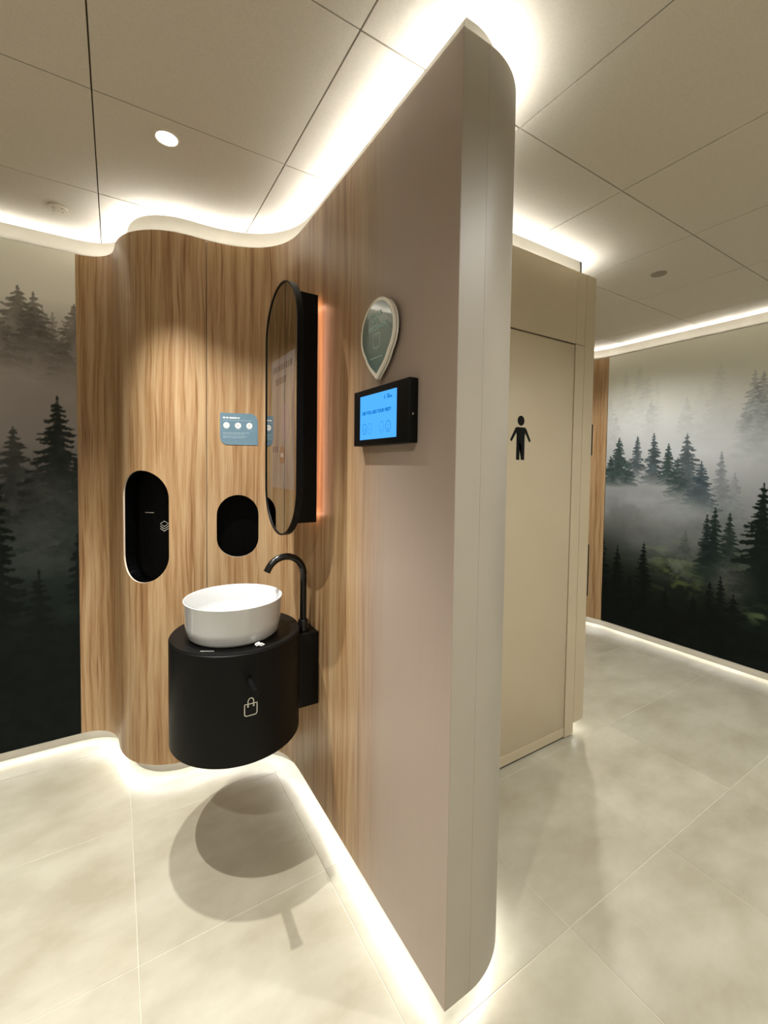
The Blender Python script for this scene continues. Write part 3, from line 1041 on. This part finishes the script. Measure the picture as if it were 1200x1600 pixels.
sd = empty('smoke_detector', (-.212, 2.487, ZC))
tag(sd, 'flat white round detector on the ceiling above the left mural', 'smoke detector')
lathe('base', [(0, 0), (.038, 0), (.040, -.004), (.036, -.009), (.024, -.010), (0, -.010)], M['plastic'], sd, (-.212, 2.487, ZC), 40)
for k in range(4):
    a = math.pi / 4 + k * math.pi / 2
    box('vent_slot', (-.212 + .024 * math.cos(a) - .004, 2.487 + .024 * math.sin(a) - .002, ZC - .0108), (-.212 + .024 * math.cos(a) + .004, 2.487 + .024 * math.sin(a) + .002, ZC - .0098), M['grey_plastic'], sd)
lathe('cap', [(.018, -.0095), (.016, -.013), (0, -.013)], M['plastic'], sd, (-.212, 2.487, ZC), 32)
adopt(sd)
sp = empty('ceiling_speaker', (2.705, 1.362, ZC))
tag(sp, 'small grey round speaker on the ceiling over the passage', 'speaker')
lathe('rim', [(.032, 0), (.036, -.004), (.041, -.003), (.042, 0)], M['grey_plastic'], sp, (2.705, 1.362, ZC), 40)
lathe('grille', [(.033, -.002), (.02, -.004), (0, -.0045)], M['grey_plastic'], sp, (2.705, 1.362, ZC), 32)
adopt(sp)

# ------------------------------------------------------------------ washstand
DX, DY, DR, DZ0, DZ1 = .397, 1.720, .240, .458, .85
van = empty('washstand', (DX, DY, DZ0))
tag(van, 'black drum-shaped washstand hung from the partition', 'washstand')
lathe('drum', [(0, DZ0), (DR - .002, DZ0), (DR, DZ0 + .002), (DR, DZ1 - .006), (DR - .003, DZ1 - .003), (DR - .004, DZ1 - .003)], M['black'], van, (DX, DY, 0), 96)
lathe('top', [(DR - .0035, DZ1 - .003), (DR - .0045, DZ1), (.0, DZ1)], M['black'], van, (DX, DY, 0), 96)
box('wall_bracket', (DX + DR - .035, 1.664, .494), (XP - .0005, 1.776, .7995), M['black'], van, .002, 2)
pa0 = math.radians(-93)
hz = .752
bx, by = DX + (DR - .004) * math.cos(pa0), DY + (DR - .004) * math.sin(pa0)
tube('bag_hook', [(bx, by, hz), (bx + .09 * math.cos(pa0), by + .09 * math.sin(pa0), hz), (bx + .096 * math.cos(pa0), by + .096 * math.sin(pa0), hz), (bx + .104 * math.cos(pa0), by + .104 * math.sin(pa0), hz)], [.0115, .0115, .014, .014], M['black'], van)
def on_drum(a, b, c=0):
    th = math.radians(-92) + a / DR
    return (DX + (DR + .0006) * math.cos(th), DY + (DR + .0006) * math.sin(th), .653 + b)
bag = [(-.021, .018), (.021, .018), (.021, -.016), (.0195, -.020), (.016, -.0225), (-.016, -.0225), (-.0195, -.020), (-.021, -.016), (-.021, .018)]
arcp = [(-.0095, .011)] + [(.0095 * math.cos(a), .026 + .012 * math.sin(a)) for a in np.linspace(math.pi, 0, 13)] + [(.0095, .011)]
dots = [[(sx + .0016 * math.cos(a), .010 + .0016 * math.sin(a)) for a in np.linspace(0, 2 * math.pi, 13)] for sx in (-.0095, .0095)]
sub = lambda P, n=6: [(P[i][0] + (P[i + 1][0] - P[i][0]) * k / n, P[i][1] + (P[i + 1][1] - P[i][1]) * k / n) for i in range(len(P) - 1) for k in range(n)] + [P[-1]]
icon_lines('bag_icon', [sub(bag), arcp] + dots, lambda a, b: on_drum(a, b), .0032, M['grey_print'], van)['label'] = 'pale shopping bag icon'
lp = [Vector((.241, 1.572)), Vector((.281, 1.550))]
tdir = (lp[1] - lp[0]).normalized()
nrm = Vector((-tdir.y, tdir.x)) * .003
mesh_obj('top_label', [(lp[0].x, lp[0].y, DZ1 + .0005), (lp[1].x, lp[1].y, DZ1 + .0005), (lp[1].x + nrm.x, lp[1].y + nrm.y, DZ1 + .0005), (lp[0].x + nrm.x, lp[0].y + nrm.y, DZ1 + .0005)], [(0, 1, 2, 3)], M['grey_print'], van)
adopt(van)

BX, BY, BZ = .382, 1.700, .989
bas = empty('vessel_basin', (BX, BY, DZ1))
tag(bas, 'white round ceramic vessel basin standing on the black washstand', 'basin')
h = BZ - DZ1
lathe('bowl', [(0, .0005), (.150, .0005), (.158, .002), (.166, .012), (.1735, .05), (.1785, h - .004), (.1795, h - .0015), (.1785, h), (.1765, h), (.1745, h - .002), (.168, h - .06), (.155, h - .098), (.12, h - .113), (.03, h - .118), (.0, h - .118)],
      M['ceramic'], bas, (BX, BY, DZ1), 96, angle=60)
lathe('drain', [(.024, h - .1165), (.022, h - .1135), (.006, h - .112), (0, h - .112)], M['chrome'], bas, (BX, BY, DZ1), 32)
oa = math.radians(25)
box('overflow_slot', (BX + .168, BY + .035, BZ - .028), (BX + .171, BY + .050, BZ - .020), M['grey_plastic'], bas)
adopt(bas)

FX, FY = .664, 1.706
fau = empty('tap', (FX, FY, .80))
tag(fau, 'matt black gooseneck tap standing behind the white basin', 'tap')
lathe('collar', [(0, .0005), (.0215, .0005), (.0215, .044), (.0175, .050), (.0, .050)], M['black_pipe'], fau, (FX, FY, .80), 32)
r_arc = .078
pts = [(FX, FY, .845), (FX, FY, .95), (FX, FY, 1.03)]
for a in np.linspace(0, math.radians(152), 22):
    pts.append((FX - r_arc + r_arc * math.cos(a), FY, 1.042 + r_arc * math.sin(a)))
lx, lz = pts[-1][0], pts[-1][2]
ta = math.radians(152)
pts.append((lx - .016 * math.sin(ta), FY, lz + .016 * math.cos(ta)))
tube('spout', pts, .0138, M['black_pipe'], fau, 24)
adopt(fau)

# crumpled paper on the rim of the washstand
bmc = bmesh.new()
bmesh.ops.create_icosphere(bmc, subdivisions=3, radius=1)
rnd = random.Random(4)
for v in bmc.verts:
    c = v.co
    k = .75 + .35 * math.sin(7 * c.x + 3 * c.y) * math.cos(6 * c.z + 4 * c.y) + rnd.uniform(-.12, .12)
    v.co = Vector((.016 * c.x * k + .010 * max(0, c.x) ** 2, .011 * c.y * k, max(-.0065, .0075 * c.z * k)))
for v in bmc.verts:
    v.co = Vector((.425 + v.co.x * .8 + v.co.y * .3, 1.520 - v.co.x * .5 + v.co.y, DZ1 + .0072 + v.co.z))
tag(bm_obj('crumpled_tissue', bmc, M['paper']), 'small crumpled white tissue on the washstand rim', 'tissue')

# ------------------------------------------------------------------ mirror cabinet
MXF, MY, MZc, MHW, MHH = .560, 1.708, 1.711, .195, .500
mir = empty('mirror_cabinet', (XP, MY, 1.21))
tag(mir, 'tall pill-shaped mirror in black frame on a black wall cabinet', 'mirror')
box('cabinet', (MXF + .024, 1.642, 1.262), (XP - .024, 1.800, 2.172), M['black'], mir, .0015, 1)
o_out = stadium(MHW, MHH, 36, (MY, MZc))
o_in = stadium(MHW - .006, MHH - .006, 36, (MY, MZc))
prism('frame', o_out, lambda a, b, d: (MXF + d, a, b), .025, M['black'], mir, smooth=True, hole=o_in)
o_gl = stadium(MHW - .0055, MHH - .0055, 36, (MY, MZc))
prism('mirror_glass', o_gl, lambda a, b, d: (MXF + .0035 + d, a, b), .015, M['mirror'], mir)
# display behind the half mirror
dm = bpy.data.materials.new('half mirror display')
dm.use_nodes = True
nt = dm.node_tree
pb = nt.nodes['Principled BSDF']
pb.inputs['Base Color'].default_value = (.20, .19, .18, 1)
pb.inputs['Metallic'].default_value = 1
pb.inputs['Roughness'].default_value = .015
pb.inputs['Emission Color'].default_value = srgb(150, 142, 138)
pb.inputs['Emission Strength'].default_value = .21
M['display'] = dm
def disp_mat(name, col, e):
    m = base_mat(name, (.12, .11, .10, 1), .02, 1)
    b = m.node_tree.nodes['Principled BSDF']
    b.inputs['Emission Color'].default_value = col
    b.inputs['Emission Strength'].default_value = e
    return m
M['disp_ink'] = disp_mat('display ink', srgb(110, 100, 98), .18)
M['disp_pink'] = disp_mat('display pink', srgb(158, 136, 134), .33)
M['disp_brown'] = disp_mat('display brown', srgb(150, 104, 76), .30)
M['disp_pale'] = disp_mat('display pale', srgb(200, 190, 180), .4)
DXp = MXF + .0032
disp = box('display', (DXp - .0002, 1.545, 1.400), (DXp + .0002, 1.824, 1.920), M['display'], mir)
disp['label'] = 'pale glowing display showing through the mirror'
fr = lambda y, z, k=.0005: ((DXp - k, y, z), (0, -1, 0), (0, 0, 1), (-1, 0, 0))
word_bars('display_text', [.010, .017, .012, .020, .014, .016, .018, .010, .020], lambda a, b: (DXp - .0005, 1.802 - a, 1.868 + b), .024, M['disp_ink'], disp, .011, 1)
word_bars('display_text', [.018, .012, .020, .016, .020], lambda a, b: (DXp - .0005, 1.765 - a, 1.815 + b), .026, M['disp_ink'], disp, .009, 1)
def disc(name, cy_, cz_, ry, rz, x, mat, parent, n=28):
    return mesh_obj(name, [(x, cy_ + ry * math.cos(a), cz_ + rz * math.sin(a)) for a in np.linspace(0, 2 * math.pi, n, endpoint=False)], [tuple(range(n))], mat, parent)
disc('display_badge', 1.683, 1.532, .033, .036, DXp - .0006, M['disp_brown'], disp)
word_bars('badge_text', [.008, .010, .008], lambda a, b: (DXp - .0009, 1.700 - a, 1.524 + b), .016, M['disp_pale'], disp, .004, 1)
for k in range(3):
    mesh_obj('display_mark', [(DXp - .0006, 1.803 - .028 * k - q[0], 1.545 + q[1]) for q in ((0, 0), (.012, 0), (.012, .024), (0, .024))], [(0, 1, 2, 3)], M['disp_ink'], disp)
disc('display_shade', 1.655, 1.66, .05, .075, DXp - .0005, M['disp_pink'], disp)
# warm back light round the rear edge of the cabinet
gz0, gz1, gy0, gy1 = 1.285, 2.150, 1.663, 1.779
for lo, hi in (((XP - .0235, gy0, gz0), (XP - .0185, gy0 + .004, gz1)), ((XP - .0235, gy1 - .004, gz0), (XP - .0185, gy1, gz1)),
               ((XP - .0235, gy0 + .005, gz0), (XP - .0185, gy1 - .005, gz0 + .004)), ((XP - .0235, gy0 + .005, gz1 - .004), (XP - .0185, gy1 - .005, gz1))):
    box('back_light', lo, hi, M['glow'], mir)
adopt(mir)

# ------------------------------------------------------------------ feedback tablet
tab = empty('feedback_tablet', (XP, 1.147, 1.557))
tag(tab, 'black wall tablet with blue visit survey screen', 'tablet')
TX = XP - .032
box('case', (TX, .986, 1.557), (XP, 1.309, 1.737), M['black'], tab, .003, 3)
scr = box('screen', (TX - .0006, 1.047, 1.576), (TX + .002, 1.264, 1.716), M['screen'], tab)
scr['label'] = 'glowing blue screen'
fr = lambda y, z, k=.0008: ((TX - k, y, z), (0, -1, 0), (0, 0, 1), (-1, 0, 0))
text('screen_text', "DID YOU LIKE YOUR VISIT?", .0145, M['screen_ink'], scr, fr(1.248, 1.655), bold=.0004, sx=.98)
word_bars('logo_text', [.004, .004, .003], lambda a, b: (TX - .0008, 1.098 - a, 1.7005 + b), .0048, M['screen_ink'], scr, .0008, 1)
word_bars('logo_text', [.005, .004, .005, .004, .005], lambda a, b: (TX - .0008, 1.098 - a, 1.6935 + b), .0055, M['screen_ink'], scr, .0008, 1)
icon_lines('logo_drop', [[(0, .0065), (.0032, .001), (.0022, -.004), (-.0022, -.004), (-.0032, .001), (0, .0065)]], lambda a, b: (TX - .0008, 1.112 - a, 1.698 + b), .0026, M['screen_ink'], scr)
for k, (yy, soft) in enumerate(((1.234, 0), (1.200, 1), (1.128, 1), (1.091, 0))):
    mt = M['screen_soft'] if soft else M['screen_ink']
    circ = [(.0135 * math.cos(a), .0165 * math.sin(a)) for a in np.linspace(0, 2 * math.pi, 29)]
    eyes = [[(-.005, .003), (-.002, .003)], [(.002, .003), (.005, .003)]]
    sg = -1 if k > 1 else 1
    mouth = [[(-.005, -.006 - .002 * sg * 0), (-.002, -.006 + .003 * sg), (.002, -.006 + .003 * sg), (.005, -.006)]]
    icon_lines('face_icon', [circ] + eyes + mouth, lambda a, b, y0=yy: (TX - .0008, y0 - a, 1.610 + b), .0018, mt, scr)
lathe_v = box('lock', (TX + .012, .9852, 1.634), (TX + .017, .9862, 1.640), M['chrome'], tab, .0004, 1)
adopt(tab)

# ------------------------------------------------------------------ pin-shaped feedback sign
PY, PZ, PR = 1.170, 1.906, .101
def pin(r, tipz, n=60):
    """map-pin outline: round head, two straight flanks meeting in a point"""
    d = PZ - tipz
    a0 = math.asin(min(.999, r / d))
    # flanks leave the head tangentially
    pts = []
    st = -a0
    for t in np.linspace(-a0, math.pi + a0, n):
        pts.append((PY + r * math.cos(t), PZ + r * math.sin(t)))
    e0, e1 = pts[-1], pts[0]
    for k in range(1, 10):
        t = k / 10
        bul = .010 * math.sin(math.pi * t) * (1 - t * .5)
        pts.append((e0[0] + (PY - e0[0]) * t - bul * .8, e0[1] + (tipz - e0[1]) * t - bul * .3))
    pts.append((PY, tipz))
    for k in range(9, 0, -1):
        t = k / 10
        bul = .010 * math.sin(math.pi * t) * (1 - t * .5)
        pts.append((e1[0] + (PY - e1[0]) * t + bul * .8, e1[1] + (tipz - e1[1]) * t - bul * .3))
    return pts
sign = empty('feedback_sign', (XP, PY, 1.764))
tag(sign, 'teal map-pin shaped feedback sign above the tablet', 'sign')
prism('back_plate', pin(.101, 1.760), lambda a, b, d: (XP - .020 + d, a, b), .006, M['acrylic'], sign)
prism('spacer', pin(.085, 1.790), lambda a, b, d: (XP - .014 + d, a, b), .0135, M['black'], sign)
prism('front_plate', pin(.101, 1.760), lambda a, b, d: (XP - .029 + d, a, b), .006, M['acrylic'], sign)
prism('shadow_gap', pin(.097, 1.768), lambda a, b, d: (XP - .023 + d, a, b), .003, M['black'], sign)
face = prism('face', pin(.091, 1.777), lambda a, b, d: (XP - .0298 + d, a, b), .002, M['teal'], sign)
face['label'] = 'glossy teal face'
fr = lambda y, z, k=.0300: ((XP - k, y, z), (0, -1, 0), (0, 0, 1), (-1, 0, 0))
text('sign_text', "GIVE US", .023, M['teal_print'], face, fr(PY + .048, 1.950), bold=.0003)
text('sign_text', "SOME", .023, M['teal_print'], face, fr(PY + .048, 1.930), bold=.0003)
text('sign_text', "FEEDBACK", .023, M['teal_print'], face, fr(PY + .048, 1.910), bold=.0003)
bub = [(-.019, .024), (-.016, .027), (.016, .027), (.019, .024), (.019, -.012), (.016, -.015), (.005, -.015), (0, -.022), (-.005, -.015), (-.016, -.015), (-.019, -.012), (-.019, .024)]
icon_lines('speech_bubble_icon', [bub], lambda a, b: (XP - .0302, PY - a, 1.872 + b), .0034, M['teal_print'], face)
word_bars('sign_note', [.012, .008, .014, .010, .016], lambda a, b: (XP - .0302, PY + .036 - a, 1.825 + b), .0035, M['teal_print'], face, .003)
adopt(sign)

# ------------------------------------------------------------------ blue notice on the oak wall
s_p0 = float(np.interp(.432, pw.P[:len(scurve), 0], pw.s[:len(scurve)]))
s_p1 = float(np.interp(.598, pw.P[:len(scurve), 0], pw.s[:len(scurve)]))
PW, PZ0, PZ1 = s_p1 - s_p0, 1.590, 1.744
note = empty('info_notice', (.515, 2.198, PZ0))
tag(note, 'pale blue notice with three round white icons on the oak wall', 'notice')
def on_note(a, b, d=.002):
    p = pw.pt(s_p0 + a, d)[0]
    return (p[0], p[1], PZ0 + b)
def note_sheet():
    H = PZ1 - PZ0
    rT, rB = .040, .034
    xs = np.linspace(0, PW, 33)
    verts, faces = [], []
    for x in xs:
        top = H if x < PW - rT else H - rT + math.sqrt(max(0, rT ** 2 - (x - (PW - rT)) ** 2))
        bot = 0 if x > rB else rB - math.sqrt(max(0, rB ** 2 - (rB - x) ** 2))
        for d in (.002, .0004):
            verts += [on_note(x, bot, d), on_note(x, top, d)]
    for i in range(len(xs) - 1):
        a, b = 4 * i, 4 * i + 4
        faces += [(a, b, b + 1, a + 1), (a + 2, a + 3, b + 3, b + 2), (a + 1, b + 1, b + 3, a + 3), (b, a, a + 2, b + 2)]
    faces += [(0, 1, 3, 2), (4 * 32, 4 * 32 + 2, 4 * 32 + 3, 4 * 32 + 1)]
    return mesh_obj('sheet', verts, faces, M['poster_blue'], note)
sheet = note_sheet()
def note_line(name, words, h_, a, b, mat):
    return word_bars(name, words, lambda x, y: on_note(a + x, b + y, .0026), h_, mat, sheet)
note_line('notice_title', [.011, .010, .036, .008], .0068, .013, .1275, M['white'])
note_line('notice_line', [.014, .010, .018, .012, .022, .010, .020, .016], .0030, .013, .1175, M['poster_pale'])
for k in range(3):
    ccx = .029 + .054 * k
    ring = [(ccx + .0145 * math.cos(a), .094 + .0148 * math.sin(a)) for a in np.linspace(0, 2 * math.pi, 28, endpoint=False)]
    dd = mesh_obj('round_icon', [on_note(a, b, .0026) for a, b in ring], [tuple(range(28))], M['white'], sheet)
    gl = ([[(-.006, .003), (-.002, .005), (0, 0), (.002, .005), (.006, .003), (.004, -.004), (-.004, -.004), (-.006, .003)]],
          [[(-.007, 0), (0, .005), (.007, 0), (0, -.004), (-.007, 0)], [(-.004, 0), (.004, 0)]],
          [[(-.006, .005), (.006, .005)], [(-.005, .003), (-.004, -.006), (.004, -.006), (.005, .003)], [(-.003, 0), (.003, 0)]])[k]
    icon_lines('round_icon_drawing', gl, lambda a, b, c=ccx: on_note(c + a, .094 + b, .0030), .0016, M['grey_plastic'], sheet)
    note_line('notice_caption', [.012, .008], .0026, ccx - .011, .0735, M['poster_pale'])
for ws, b in (([.016, .022, .012, .026, .020, .018], .0570), ([.024, .014, .020, .018, .014], .0500), ([.018, .026, .012, .022, .024], .0395), ([.022, .012, .026, .016, .010], .0325)):
    note_line('notice_line', ws, .0036, .013, b, M['poster_pale'])
adopt(note)
